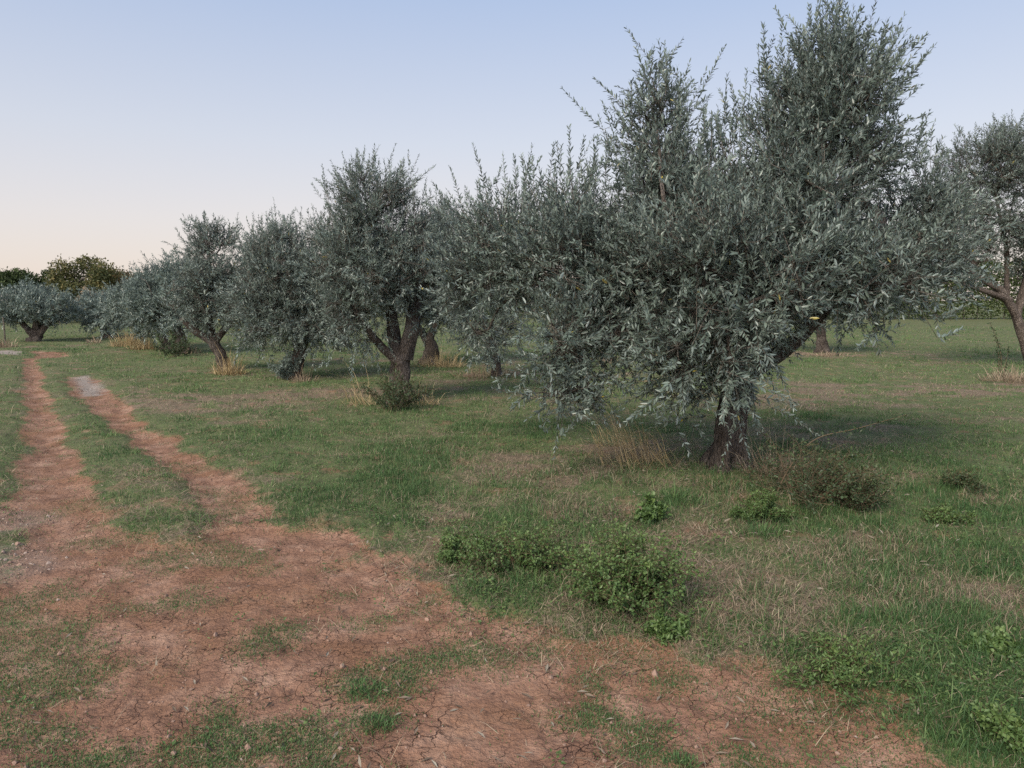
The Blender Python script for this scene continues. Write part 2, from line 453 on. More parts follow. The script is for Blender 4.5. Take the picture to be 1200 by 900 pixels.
def ground_mat():
    m, nt, o = mat('field_ground')
    tc = N_(nt, 'ShaderNodeTexCoord').outputs['Object']
    soil, dry, pale, grav, turf = (attr(nt, k) for k in ('soil', 'dry', 'pale', 'grav', 'turf'))
    big = noise(nt, 1.1, 5, tc); mid = noise(nt, 5, 6, tc, .6); fine = noise(nt, 38, 5, tc, .65); vf = noise(nt, 160, 3, tc, .6)
    # red earth: pale dusty crust, darker orange where it is damp or freshly scraped
    s1 = ramp(nt, mid, [(.28, (.150, .083, .056)), (.48, (.275, .152, .100)), (.68, (.385, .240, .168))])
    damp = ramp(nt, noise(nt, 1.7, 6, tc, .62), [(.44, (0, 0, 0)), (.60, (1, 1, 1))])
    s1 = mix(nt, mth(nt, 'MULTIPLY', damp, .65), s1, (.225, .116, .063))
    s1 = mix(nt, mth(nt, 'MULTIPLY', ramp(nt, fine, [(.35, (1, 1, 1)), (.5, (0, 0, 0))]), .45), s1, (.15, .085, .06))
    s1 = mix(nt, mth(nt, 'MULTIPLY', ramp(nt, vf, [(.6, (0, 0, 0)), (.72, (1, 1, 1))]), .5), s1, (.36, .26, .205))
    # drying cracks
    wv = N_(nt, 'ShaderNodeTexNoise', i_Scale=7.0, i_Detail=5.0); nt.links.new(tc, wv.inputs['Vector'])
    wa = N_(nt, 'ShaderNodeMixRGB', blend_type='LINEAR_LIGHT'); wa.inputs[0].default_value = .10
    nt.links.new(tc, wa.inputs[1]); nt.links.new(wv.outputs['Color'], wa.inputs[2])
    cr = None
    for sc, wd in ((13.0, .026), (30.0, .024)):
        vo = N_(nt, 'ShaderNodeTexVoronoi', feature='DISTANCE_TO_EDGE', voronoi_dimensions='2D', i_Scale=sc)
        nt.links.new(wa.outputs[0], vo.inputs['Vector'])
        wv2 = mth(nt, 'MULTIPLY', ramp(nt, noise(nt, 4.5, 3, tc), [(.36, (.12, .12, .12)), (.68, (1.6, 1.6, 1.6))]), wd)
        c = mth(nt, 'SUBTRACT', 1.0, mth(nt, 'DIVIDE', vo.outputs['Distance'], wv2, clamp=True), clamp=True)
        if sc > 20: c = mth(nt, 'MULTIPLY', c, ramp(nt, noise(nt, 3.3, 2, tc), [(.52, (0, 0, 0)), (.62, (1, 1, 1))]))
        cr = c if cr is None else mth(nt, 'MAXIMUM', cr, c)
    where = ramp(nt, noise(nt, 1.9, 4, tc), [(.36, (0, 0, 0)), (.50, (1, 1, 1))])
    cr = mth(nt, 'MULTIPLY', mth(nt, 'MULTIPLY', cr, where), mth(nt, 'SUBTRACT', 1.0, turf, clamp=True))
    s1 = mix(nt, mth(nt, 'MULTIPLY', cr, .75), s1, (.085, .045, .032))  # shade inside the cracks, painted dark into the earth colour
    # floor of the meadow: thatch, bare crumbs, moss-green bases
    g1 = ramp(nt, mid, [(.3, (.052, .070, .028)), (.5, (.090, .124, .045)), (.72, (.14, .175, .072))])
    g1 = mix(nt, ramp(nt, fine, [(.42, (0, 0, 0)), (.62, (1, 1, 1))]), g1, (.135, .125, .070))
    d1 = ramp(nt, fine, [(.3, (.105, .072, .050)), (.5, (.19, .138, .098)), (.7, (.29, .225, .165))])
    dm = mth(nt, 'ADD', dry, mth(nt, 'MULTIPLY', mth(nt, 'SUBTRACT', fine, .5), 1.1))
    gm = mix(nt, ramp(nt, dm, [(.40, (0, 0, 0)), (.85, (.85, .85, .85))]), g1, d1)
    tf = mix(nt, fine, (.105, .115, .062), (.20, .165, .10))
    sm = mth(nt, 'ADD', soil, mth(nt, 'MULTIPLY', mth(nt, 'SUBTRACT', fine, .5), .9))
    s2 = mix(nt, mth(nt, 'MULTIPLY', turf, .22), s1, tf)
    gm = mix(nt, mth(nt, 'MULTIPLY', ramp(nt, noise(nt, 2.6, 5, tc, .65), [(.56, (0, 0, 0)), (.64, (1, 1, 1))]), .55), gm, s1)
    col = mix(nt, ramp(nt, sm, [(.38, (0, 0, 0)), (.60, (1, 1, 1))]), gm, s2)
    pl = ramp(nt, fine, [(.35, (.20, .15, .12)), (.52, (.30, .255, .22)), (.75, (.43, .385, .34))])
    col = mix(nt, pale, col, pl)
    gv = ramp(nt, vf, [(.35, (.17, .12, .095)), (.65, (.37, .315, .27))])
    col = mix(nt, mth(nt, 'MULTIPLY', grav, .35), col, gv)
    p = N_(nt, 'ShaderNodeBsdfPrincipled', i_Roughness=.95)
    p.inputs['Specular IOR Level'].default_value = .15
    nt.links.new(col, p.inputs['Base Color'])
    h = mth(nt, 'ADD', mth(nt, 'MULTIPLY', fine, 1.0), mth(nt, 'MULTIPLY', vf, .2))
    h = mth(nt, 'SUBTRACT', h, mth(nt, 'MULTIPLY', mth(nt, 'MULTIPLY', cr, soil), 1.2))
    b = N_(nt, 'ShaderNodeBump', i_Strength=1.0, i_Distance=.022)
    nt.links.new(h, b.inputs['Height']); nt.links.new(b.outputs[0], p.inputs['Normal'])
    nt.links.new(p.outputs[0], o.inputs[0])
    return m


# ------------------------------------------------------------------ grass, straw, stones
def polar(n, r0, r1, pw, half=47):
    u = R.random(n); e = 1 - pw      # pdf over r ~ r^-pw
    r = np.exp(np.log(r0) + u * np.log(r1 / r0)) if abs(e) < 1e-6 else (r0 ** e + u * (r1 ** e - r0 ** e)) ** (1 / e)
    t = np.radians(R.uniform(-half, half, n))
    return r * np.sin(t), r * np.cos(t), r


LUSH = [(735, 715, .42), (610, 665, .42), (545, 655, .3), (762, 612, .25), (890, 612, .35), (960, 600, .55), (990, 790, .45), (1172, 765, .25), (1180, 868, .25), (1130, 575, .35), (1112, 612, .3), (790, 590, .35), (680, 600, .4), (1060, 690, .4), (470, 480, .7), (900, 700, .15), (1100, 720, .35), (1000, 650, .3), (850, 580, .4)]


def make_grass():
    mb = MB()
    # tufts
    x, y, r = polar(170000, 2.0, 55, 1.4)
    soil = soil_mask(x, y); turf = turf_mask(x, y); dry = dry_mask(x, y)
    pat = fbm(x * 1.7, y * 1.7, 131, 3)
    dens = (1 - soil) * (.25 + .85 * ss(.35, .6, pat)) * (1 - .75 * dry) + soil * (turf * 1.25 + .006)
    dens *= (1 - pale_mask(x, y)) * (1 - .8 * grav_mask(x, y))
    for px, py, rr in LUSH:
        q = gp(px, py); dens = np.maximum(dens, .85 * np.exp(-((x - q[0]) ** 2 + (y - q[1]) ** 2) / rr ** 2))
    k = R.random(len(x)) < dens
    x, y, r, soil, turf, dry, pat = (q[k] for q in (x, y, r, soil, turf, dry, pat))
    n = len(x)
    lush = ss(.45, .72, fbm(x * .9, y * .9, 141, 3) - .25 * dry + .05)
    onsoil = soil > .45
    for px, py, rr in LUSH:
        q = gp(px, py); lush = np.maximum(lush, 1.0 * np.exp(-((x - q[0]) ** 2 + (y - q[1]) ** 2) / rr ** 2))
    near = track_near(x, y)
    hh = np.where(onsoil, R.uniform(.014, .042, n), .016 + .028 * R.random(n) + .060 * lush ** 1.5 * R.random(n) + np.where(R.random(n) < .02, .08, 0) * R.random(n)) * (1 - .5 * near)
    tus = R.random(n) < .03
    hh = np.where(tus & ~onsoil, .05 + .07 * R.random(n), hh)
    nb = R.integers(5, 11, n) + 9 * tus
    idx = np.repeat(np.arange(n), nb); m = len(idx)
    sp = np.where(onsoil, .05, .045)[idx] * np.maximum(1, r[idx] / 9)
    bx = x[idx] + R.normal(0, 1, m) * sp; by = y[idx] + R.normal(0, 1, m) * sp
    bz = height(bx, by)
    H = hh[idx] * R.uniform(.5, 1.35, m)
    W = np.maximum(R.uniform(.0022, .0045, m), r[idx] * .00055)
    v = np.clip(.30 + .12 * ss(6, 16, r)[idx] + R.normal(0, .12, n)[idx] + R.normal(0, .09, m) - .12 * lush[idx] + .10 * onsoil[idx], 0.0, .58)
    isdry = R.random(m) < (.05 + .26 * dry[idx])
    v = np.where(onsoil[idx], v * .75, v)
    v = np.where(isdry, R.uniform(.62, 1, m), v)
    blades(mb, np.stack([bx, by, bz], -1), R.uniform(0, 2 * math.pi, m), np.abs(R.normal(.55, .38, m)) + .25 * onsoil[idx], H, W, 0, v)
    tag(mb.build('grass', M['grass']), 'short green grass with dry blades over the orchard floor', 'grass', kind='stuff')

    mb = MB()                       # fallen straw and thatch lying on the ground
    x, y, r = polar(190000, 2.0, 26, 1.5)
    soil = soil_mask(x, y); dry = dry_mask(x, y)
    k = R.random(len(x)) < (.08 + .92 * ss(.2, .65, dry)) * (1 - .96 * soil)
    x, y, r = x[k], y[k], r[k]; n = len(x)
    z = height(x, y) + R.uniform(.004, .022, n)
    blades(mb, np.stack([x, y, z], -1), R.uniform(0, 6.28, n), R.uniform(1.05, 1.65, n), R.uniform(.03, .13, n), np.maximum(R.uniform(.0016, .0032, n), r * .0004), 0, R.beta(1.4, 1.6, n), curl=0.02)
    tag(mb.build('straw_litter', M['straw']), 'fallen dry straw scattered between the grass tufts', 'straw', kind='stuff')


def make_debris():
    mb = MB()                       # small broad-leaved ground plants between the grass
    x, y, r = polar(16000, 2.1, 18, 1.4)
    soil = soil_mask(x, y); pat = fbm(x * 1.3, y * 1.3, 161, 3)
    k = R.random(len(x)) < ss(.45, .65, pat) * (1 - soil) + .012 * soil
    x, y, r = x[k], y[k], r[k]; nb = R.integers(5, 12, len(x)); idx = np.repeat(np.arange(len(x)), nb); m = len(idx)
    rad = R.uniform(.02, .07, len(x))[idx]; az = R.uniform(0, 6.28, m)
    q = rad * R.random(m) ** .5
    bx = x[idx] + np.cos(az) * q; by = y[idx] + np.sin(az) * q
    P = np.stack([bx, by, height(bx, by) + R.uniform(.004, .045, m)], -1)
    L = np.maximum(R.uniform(.010, .026, m), r[idx] * .0012)
    leaves(mb, P, np.stack([np.cos(az), np.sin(az), R.normal(.25, .3, m)], -1), R.normal(0, .35, (m, 3)) + [0, 0, 1], L, L * R.uniform(.35, .75, m), 0, np.clip(R.normal(.45, .2, len(x))[idx] + R.normal(0, .12, m), 0, 1), fold=.2)
    tag(mb.build('ground_weeds', M['weed']), 'tiny broad-leaved plants growing low between the grass blades', 'weeds', kind='stuff')
    mb = MB()                       # fallen olive leaves
    x, y, r = polar(30000, 2.1, 14, 1.4)
    d = np.full(len(x), .05)
    for q in (gp(850, 556), gp(700, 480)): d = np.maximum(d, .9 * np.exp(-((x - q[0]) ** 2 + (y - q[1]) ** 2) / 2.2 ** 2))
    k = R.random(len(x)) < d * .6
    x, y = x[k], y[k]; n = len(x)
    L = R.uniform(.035, .06, n); az = R.uniform(0, 6.28, n)
    leaves(mb, np.stack([x, y, height(x, y) + R.uniform(.004, .03, n)], -1), np.stack([np.cos(az), np.sin(az), R.normal(0, .25, n)], -1), R.normal(0, .5, (n, 3)) + [0, 0, 1], L, L * .24, 0, R.random(n), fold=.2)
    tag(mb.build('fallen_leaves', leaf_mat('fallen_leaf', [(0, (.07, .05, .035)), (.5, (.16, .12, .085)), (1, (.26, .23, .18))], rough=.7, trans=.05, spec=.25)), 'narrow fallen olive leaves lying under the trees', 'leaves', kind='stuff')


def make_stones():
    mb = MB()
    ico = np.array([[0, 0, 1], [.9, 0, .3], [.3, .85, .25], [-.7, .5, .35], [-.7, -.5, .3], [.3, -.85, .35], [.7, .5, -.4], [-.3, .85, -.4], [-.9, 0, -.4], [-.3, -.85, -.4], [.7, -.5, -.4], [0, 0, -.9]], float)
    fc = []
    for a in range(5):
        b = (a + 1) % 5
        fc += [[0, 1 + a, 1 + b], [1 + a, 6 + a, 1 + b], [6 + a, 6 + b, 1 + b], [11, 6 + b, 6 + a]]
    fc = np.array(fc)
    x, y, r = polar(60000, 2.1, 20, 1.2)
    soil = soil_mask(x, y); g = grav_mask(x, y)
    cl = blob(x, y, 250, 470, 1.1, .7) + blob(x, y, 372, 462, 1.0, .5)
    k = R.random(len(x)) < soil * .03 + g * .9 + pale_mask(x, y) + .12 * np.clip(cl, 0, 1)
    x, y, g = x[k], y[k], g[k]; n = len(x)
    s = R.gamma(2.0, .0021, n) + .002
    z = height(x, y) + s * .2
    V = ico[None] * (1 + R.normal(0, .2, (n, 12, 1))) * (s[:, None, None] * R.uniform(.6, 1.3, (n, 1, 3)))
    a = R.uniform(0, 6.28, n); ca, sa = np.cos(a)[:, None], np.sin(a)[:, None]
    V = np.stack([V[..., 0] * ca - V[..., 1] * sa, V[..., 0] * sa + V[..., 1] * ca, V[..., 2]], -1) + np.stack([x, y, z], -1)[:, None]
    t = (np.arange(n) * 12)[:, None, None] + fc[None]
    val = np.where(R.random(n) < .08 + .5 * g, R.uniform(.6, 1, n), R.uniform(0, .4, n))
    mb.add(V.reshape(-1, 3), None, t.reshape(-1, 3), 0, np.repeat(val, 12))
    m, nt, o = mat('small_stone')
    p = N_(nt, 'ShaderNodeBsdfPrincipled', i_Roughness=.95)
    tc = N_(nt, 'ShaderNodeTexCoord').outputs['Object']
    c = ramp(nt, attr(nt, 'v'), [(0, (.18, .095, .062)), (.45, (.29, .17, .12)), (1, (.38, .32, .28))])
    c = mix(nt, noise(nt, 120, 3, tc), c, (.25, .18, .14))
    nt.links.new(c, p.inputs['Base Color']); nt.links.new(p.outputs[0], o.inputs[0])
    tag(mb.build('gravel', m), 'loose grit and pale pebbles along the earth track', 'gravel', kind='stuff')


# ------------------------------------------------------------------ olive trees
def olive(base_px, Y, label, limbs, lobes, seed, dens=1.0, leaf=(.050, .082), lod=1.0, fine=False, barkm='bark', shoots=13, spikes=(), trunk_r=.15, group='olive trees of the grove', sides=18):
    global R
    R = np.random.default_rng(seed)
    b = at(*base_px, Y); b[2] = hz(b[0], b[1])
    root = thing('olive_tree', b, label, 'olive tree', group)
    loc = lambda x, y, dY=0.0: at(x, y, Y + dY) - b
    s = Y / F
    # trunk and limbs
    tb = MB(); nodes = []; par = []; minr = []
    for li, L in enumerate(limbs):
        P = np.array([loc(*p[:3]) for p in L]); rad = np.array([p[3] for p in L])
        n = max(10, int(np.sum(np.linalg.norm(np.diff(P, axis=0), axis=1)) / (.05 if fine else .09)))
        c = spline(P, n); rr = np.interp(np.linspace(0, len(rad) - 1, n), np.arange(len(rad)), rad)
        if li == 0:
            c[0][2] = -.12
            h = np.maximum(c[:, 2], 0)
            rr = rr * (1 + .5 * np.exp(-h / .10))
        wob = np.stack([fbm(np.linspace(0, 4, n) + 7 * li, np.full(n, seed * 1.0 + k), 5) - .5 for k in range(3)], -1) * .09 * np.linspace(.2, 1, n)[:, None]
        c = c + wob
        fl = ((.30 if fine else .26) * (1 + 1.1 * np.exp(-np.maximum(c[:, 2], 0) / .16)) if li == 0 else np.full(n, .2))
        tube(tb, c, rr, sides if li == 0 else max(8, sides - 6), 0, fl, seed + li * 2.1)
        st = len(nodes)
        for i in range(len(c)):
            nodes.append(c[i]); par.append(st + i - 1 if i else -1); minr.append(rr[i])
    tb.build('trunk', M[barkm], root, smooth=True)
    # crown clusters
    cl = []; cdir = []; cup = []; clen = []
    for lo in lobes:
        px, py, dY, rx, rz, ry = lo[:6]; up = lo[6] if len(lo) > 6 else .35; wgt = lo[7] if len(lo) > 7 else 1.0
        c0 = loc(px, py, dY); ax = np.maximum(np.array([rx * s, ry, rz * s]) - .13, .12)
        n = max(3, int(dens * wgt * 66 * ((ax[0] + .06) * (ax[1] + .06) * (ax[2] + .06)) ** (2 / 3)))
        d = nrm(R.normal(0, 1, (n, 3))); rad = R.random(n) ** .42 * .98
        d = d * rad[:, None]
        cl.append(c0 + d * ax); cdir.append(nrm(d / ax * ax.mean() + np.array([0, 0, .05]))); cup.append(np.full(n, up)); clen.append(np.full(n, 1.0))
    cl = np.concatenate(cl); cdir = np.concatenate(cdir); cup = np.concatenate(cup); clen = np.concatenate(clen)
    gap = (fbm(cl[:, 0] * 2.2 + seed, cl[:, 2] * 2.2, 3, 2) + fbm(cl[:, 1] * 2.2, cl[:, 2] * 2.2 + seed, 5, 2)) * .5
    k = (cl[:, 2] > .12) & (gap > .345)
    cl, cdir, cup, clen = cl[k], cdir[k], cup[k], clen[k]
    NL = len(nodes)
    order = np.argsort(np.linalg.norm(cl - nodes[NL // 2], axis=1))
    chains = []
    for ci in order:
        c = cl[ci]; A = np.array(nodes)
        dist = np.linalg.norm(A - c, axis=1) + np.where(A[:, 2] < .5, 1.0, 0) + .35 * np.maximum(A[:, 2] - c[2], 0)
        i = int(np.argmin(dist)); p0 = A[i]
        n = max(2, int(np.linalg.norm(c - p0) / .16))
        t = np.linspace(0, 1, n + 1)[1:, None]
        q = p0 + (c - p0) * t + np.array([0, 0, 1]) * (np.sin(t * math.pi) * np.linalg.norm(c - p0) * R.uniform(-.02, .16)) + R.normal(0, .018, (n, 3)) * np.sin(t * math.pi)
        pr = i; ch = [i]
        for z in q:
            nodes.append(z); par.append(pr); minr.append(0); pr = len(nodes) - 1; ch.append(pr)
        chains.append((ci, ch))
    w = np.zeros(len(nodes))
    for ci, ch in chains: w[ch[-1]] += 1
    for i in range(len(nodes) - 1, -1, -1):
        if par[i] >= 0: w[par[i]] += w[i]
    rad = .0055 * np.maximum(w, 1) ** .5
    A = np.array(nodes)
    lb = MB(); bb = lb
    for ci, ch in chains:
        r_ = np.minimum(rad[ch], .06); r_[0] = min(r_[0], r_[1] * 1.25)
        if len(ch) > 2 and Y < 22: 
            q = spline(A[ch], len(ch) * 2 - 1); r_ = np.interp(np.linspace(0, len(ch) - 1, len(q)), np.arange(len(ch)), r_)
        else: q = A[ch]
        tube(bb, q, r_, 6 if fine else 4, 1)
    # shoots with paired leaves
    n = len(cl); ns = R.poisson(shoots * R.gamma(3, 1 / 3, n), n) + 3
    idx = np.repeat(np.arange(n), ns); m = len(idx)
    S = cl[idx] + R.normal(0, .13, (m, 3))
    sd = nrm(cdir[idx] * .8 + np.array([0, 0, 1.]) * (cup[idx, None] * .8 + .12) + R.normal(0, .5, (m, 3)))
    SL = np.clip(R.gamma(6, .045, m), .1, .55); droop = R.uniform(-.15, .12, m) + np.where(cup[idx] < -.15, .12, 0)
    C0 = cl[idx]
    for px, py, dY, ln, cnt, sw in spikes:
        if not fine: ln *= .75      # long upright water shoots
        q = loc(px, py, dY); k = int(cnt)
        S = np.concatenate([S, q + np.clip(R.normal(0, 1, (k, 3)), -1.5, 1.5) * np.array([sw * .8, sw * .8, .12])]); qq = S[-k:]; C0 = np.concatenate([C0, A[np.argmin(np.linalg.norm(A[None] - qq[:, None] + [0, 0, .15], axis=2), axis=1)]])
        sd = np.concatenate([sd, nrm(np.array([0, 0, 1.]) + R.normal(0, .2, (k, 3)))])
        SL = np.concatenate([SL, ln * np.clip(R.gamma(5, .16, k), .3, 1.15)]); droop = np.concatenate([droop, R.uniform(-.05, .22, k)])
    sv = R.normal(0, .11, len(S))
    clv = R.normal(0, .13, n)
    sv[:m] += clv[idx]
    sv += .0 if fine else R.uniform(-.1, .05)
    g = np.array([0, 0, -1.])
    P = lambda t: S + sd * (t * SL)[:, None] + g * (t * t * SL * droop)[:, None]
    o1 = np.ones(len(S))
    A3 = np.stack([C0, S, P(o1 * .5), P(o1)], 1)
    if lod < 1.7: tubes3(lb, A3, 1, .0032 * lod, .0013 * lod)
    npair = np.maximum(3, (SL / (.024 * lod)).astype(int))
    j = np.repeat(np.arange(len(S)), npair)
    off = np.arange(len(j)) - np.repeat(np.cumsum(npair) - npair, npair)
    t = (off + R.uniform(.2, .8, len(j))) / npair[j] * .95 + .06
    pos = S[j] + sd[j] * (t * SL[j])[:, None] + g * (t * t * SL[j] * droop[j])[:, None]
    tg = nrm(sd[j] + g * (2 * t * droop[j])[:, None])
    ref = nrm(np.cross(tg, np.array([.3, .5, .81]))); ref2 = np.cross(tg, ref)
    ph = (R.uniform(0, 6.28, len(S))[j] + off * 1.57 + R.normal(0, .22, len(j)))
    rd = ref * np.cos(ph)[:, None] + ref2 * np.sin(ph)[:, None]
    for sg in (1, -1):
        keep = R.random(len(j)) < .93
        a_ = R.uniform(.55, 1.05, len(j))[:, None] * (1.15 - .5 * t[:, None])
        ld = nrm(tg * np.cos(a_) + sg * rd * np.sin(a_) + R.normal(0, .10, (len(j), 3)))
        nn = tg * .55 + R.normal(0, .4, ld.shape) + np.array([0, 0, .65])
        LL = R.uniform(*leaf, len(j)) * (1.1 - .5 * t) * lod * R.uniform(.75, 1.1, len(S))[j]
        LW = LL * R.uniform(.23, .33, len(j))
        va = np.clip(.42 + sv[j] + R.normal(0, .13, len(j)), 0, .86)
        va = np.where(R.random(len(j)) < .0016, .999, va)
        leaves(lb, pos[keep], ld[keep], nn[keep], LL[keep], LW[keep], 0, va[keep], fine=fine, bend=.04)
    lb.build('crown', [M['olive'], M['twig' if barkm == 'bark' else barkm]], root)
    return root


# lobes: px, py, dY, rx(px), rz(px), ry(m), up, weight
GROVE = 'olive trees of the grove'


def make_olives():
    Y1 = gp(850, 556)[1]
    olive((850, 556), Y1, 'largest olive tree, with a single thick reddish trunk and branches hanging to the grass',
          [[(848, 556, 0, .135), (853, 520, 0, .125), (863, 470, 0, .12), (868, 430, .02, .115)],
           [(866, 440, 0, .10), (895, 385, .1, .085), (935, 330, .2, .075), (955, 250, .3, .05), (962, 150, .3, .022), (975, 90, .2, .008)],
           [(868, 440, 0, .09), (930, 400, -.1, .06), (990, 330, -.1, .05), (1030, 265, 0, .05), (1003, 238, .05, .04), (985, 236, .1, .02)],
           [(862, 440, 0, .09), (815, 395, .1, .08), (740, 350, .3, .06), (660, 300, .5, .025), (600, 260, .8, .01)],
           [(862, 450, -.05, .075), (835, 400, -.5, .06), (805, 340, -.7, .035), (780, 240, -.4, .018), (768, 150, 0, .008)],
           [(865, 440, 0, .06), (900, 390, .6, .055), (900, 320, 1.0, .04)]],
          [(960, 160, .1, 72, 105, .7, .75, 1.1), (980, 105, .1, 38, 70, .4, .95, .85), (912, 245, -.1, 72, 88, .85, .6, 1.1), (768, 160, .2, 34, 68, .4, .9, .9), (765, 235, .1, 66, 70, .6, .6, 1.0), (835, 212, .1, 60, 62, .6, .5, 1.3), (850, 325, -.4, 130, 92, 1.25, .3, 1.15),
           (690, 310, .3, 110, 95, 1.0, .4, 1.05), (600, 300, 1.0, 78, 80, .7, .4, .9), (555, 330, 1.3, 50, 62, .5, .1, .85), (560, 385, 1.2, 40, 30, .4, 0, .7), (655, 405, -.3, 64, 60, .45, -.05, .85), (660, 462, -.5, 50, 38, .3, -.25, .75), (715, 385, -.2, 60, 34, .5, -.1, .5),
           (1062, 300, .1, 58, 72, .8, .2, 1.1), (1082, 255, .3, 36, 42, .5, .5, .8), (1000, 328, -.4, 88, 48, .9, .1, 1.0), (815, 410, -.7, 66, 42, .55, 0, .85), (795, 455, -.4, 36, 36, .3, -.2, .6), (880, 405, -.5, 44, 38, .35, -.1, .75), (862, 448, -.45, 24, 16, .2, -.2, .4), (1095, 325, 0, 28, 30, .4, -.1, .7)],
          11, dens=2.0, fine=True, shoots=14, sides=30,
          spikes=[(975, 75, .1, .62, 30, .20), (925, 110, .1, .45, 18, .18), (1030, 130, .1, .5, 18, .15), (768, 135, .2, .36, 16, .13), (740, 170, .2, .4, 16, .18), (820, 180, .1, .4, 14, .2), (660, 220, .5, .4, 24, .3),
                  (1060, 200, .2, .45, 14, .2), (600, 240, .9, .4, 20, .3), (870, 160, 0, .45, 16, .2), (1090, 215, .2, .35, 10, .15), (838, 195, .1, .4, 20, .22), (955, 95, 0, .5, 14, .25), (1000, 100, .1, .5, 14, .25)])
    Y2 = gp(468, 470)[1]
    olive((468, 470), Y2, 'olive tree with a dark trunk forking into three limbs, grass and suckers at its foot',
          [[(470, 472, 0, .165), (470, 445, 0, .155), (470, 415, 0, .145)],
           [(466, 420, 0, .12), (460, 385, .1, .10), (455, 350, .1, .08), (440, 280, .1, .05)],
           [(474, 420, 0, .13), (482, 385, 0, .115), (488, 355, .1, .09), (505, 290, .2, .05)],
           [(468, 425, -.05, .08), (448, 407, -.1, .065), (430, 385, -.2, .055), (405, 340, -.3, .04)]],
          [(437, 250, 0, 52, 55, .8, .7, 1.2), (470, 280, .2, 60, 55, 1.0, .5, 1.1), (425, 320, -.2, 52, 60, .9, .2, 1.1), (500, 320, .2, 55, 55, .9, .2, 1), (400, 365, -.3, 36, 40, .6, 0, .9), (395, 320, -.2, 32, 42, .7, .3, .9), (392, 285, -.1, 28, 40, .6, .5, .9), (535, 330, .2, 28, 45, .6, .1, .8), (455, 325, -.6, 55, 34, .6, .2, .9), (530, 290, .3, 28, 38, .5, .4, .8), (425, 388, -.2, 34, 22, .4, -.3, .6)],
          22, dens=1.3, lod=1.15, shoots=12, sides=22,
          spikes=[(437, 222, 0, .6, 18, .22), (408, 235, 0, .5, 12, .25), (470, 245, .1, .45, 18, .4), (520, 265, .2, .5, 14, .3)])
    Y3 = gp(345, 444)[1]
    olive((345, 444), Y3, 'low olive tree with a short trunk leaning to the right, left of the three-limbed olive',
          [[(340, 446, 0, .15), (347, 425, 0, .14), (352, 405, 0, .12)], [(350, 410, 0, .09), (340, 370, 0, .07), (330, 320, 0, .04)], [(352, 410, 0, .09), (372, 375, .1, .07), (375, 320, .1, .04)]],
          [(340, 330, 0, 50, 50, 1.0, .5, 1.15), (318, 370, -.2, 40, 38, .8, .1, 1), (375, 350, .2, 42, 60, .9, .3, 1.1), (352, 378, -.4, 48, 24, .7, -.1, .9), (335, 290, .1, 42, 26, .6, .7, 1), (385, 395, 0, 30, 22, .5, -.1, .7), (298, 345, 0, 32, 46, .9, .2, 1), (382, 295, .1, 26, 36, .6, .5, .8), (305, 300, .1, 26, 30, .6, .5, .8), (395, 335, .2, 30, 48, .8, .3, 1), (300, 395, -.2, 26, 20, .5, -.1, .7)],
          33, dens=1.25, lod=1.35, shoots=11, sides=16, spikes=[(330, 285, 0, .45, 14, .3), (365, 300, .1, .5, 14, .4)])
    Y4 = gp(262, 434)[1]
    olive((262, 434), Y4, 'olive tree with an upright top tuft and a bent trunk in golden dry grass',
          [[(265, 436, 0, .125), (258, 415, 0, .12), (248, 398, 0, .11)], [(250, 402, 0, .1), (243, 360, 0, .07), (245, 300, 0, .04)], [(250, 402, 0, .1), (275, 370, 0, .06), (285, 330, 0, .04)], [(248, 400, 0, .1), (228, 388, -.1, .08), (212, 372, -.2, .05)]],
          [(247, 290, 0, 30, 28, .7, .8, 1.1), (245, 335, 0, 46, 32, .9, .4, 1.1), (287, 345, .1, 42, 40, .9, .3, 1.1), (225, 355, -.1, 34, 34, .8, .1, 1), (262, 366, -.4, 48, 22, .8, 0, 1), (297, 318, .2, 30, 32, .7, .4, .9)],
          44, dens=1.25, lod=1.5, shoots=10, sides=14, spikes=[(238, 272, 0, .5, 12, .3), (262, 280, 0, .45, 10, .3)])
    Y5 = gp(214, 414)[1]
    olive((214, 414), Y5, 'round grey olive tree with two slim dark trunks, right of the track bend',
          [[(214, 416, 0, .17), (213, 398, 0, .15), (208, 380, 0, .1)], [(208, 412, .3, .12), (205, 395, .2, .1), (196, 375, .1, .06)]],
          [(200, 340, 0, 42, 30, 1.3, .4, 1.1), (180, 360, -.2, 34, 30, 1.0, .1, 1), (215, 365, -.2, 36, 28, 1.0, .1, 1), (205, 318, 0, 24, 14, .7, .8, 1), (170, 343, 0, 30, 16, .9, .4, 1)],
          55, dens=1.15, lod=1.9, shoots=9, sides=12, spikes=[(195, 326, 0, .4, 6, .4), (222, 328, 0, .4, 6, .4)])
    Y6 = gp(192, 409)[1]
    olive((196, 410), Y6, 'olive tree with a leaning thin trunk, behind the pale grass of the row',
          [[(197, 411, 0, .15), (192, 398, 0, .13), (186, 380, 0, .09)]],
          [(165, 350, 0, 36, 22, 1.3, .3, 1.1), (150, 364, 0, 34, 26, 1.2, .1, 1), (178, 370, -.2, 34, 24, 1.0, 0, 1)],
          66, dens=1.1, lod=2.1, shoots=9, sides=10, spikes=[])
    Y8 = gp(125, 396)[1]
    olive((125, 396), Y8, 'pale bushy olive tree at the far end of the row, skirted to the ground',
          [[(125, 397, 0, .16), (122, 388, 0, .14), (120, 372, 0, .1)]],
          [(130, 362, 0, 36, 22, 1.6, .3, 1.1), (108, 366, 0, 24, 22, 1.2, .1, 1), (122, 382, -.3, 22, 13, .8, -.2, .9)],
          77, dens=1.0, lod=2.5, shoots=8, sides=10)
    Y7 = gp(42, 400)[1]
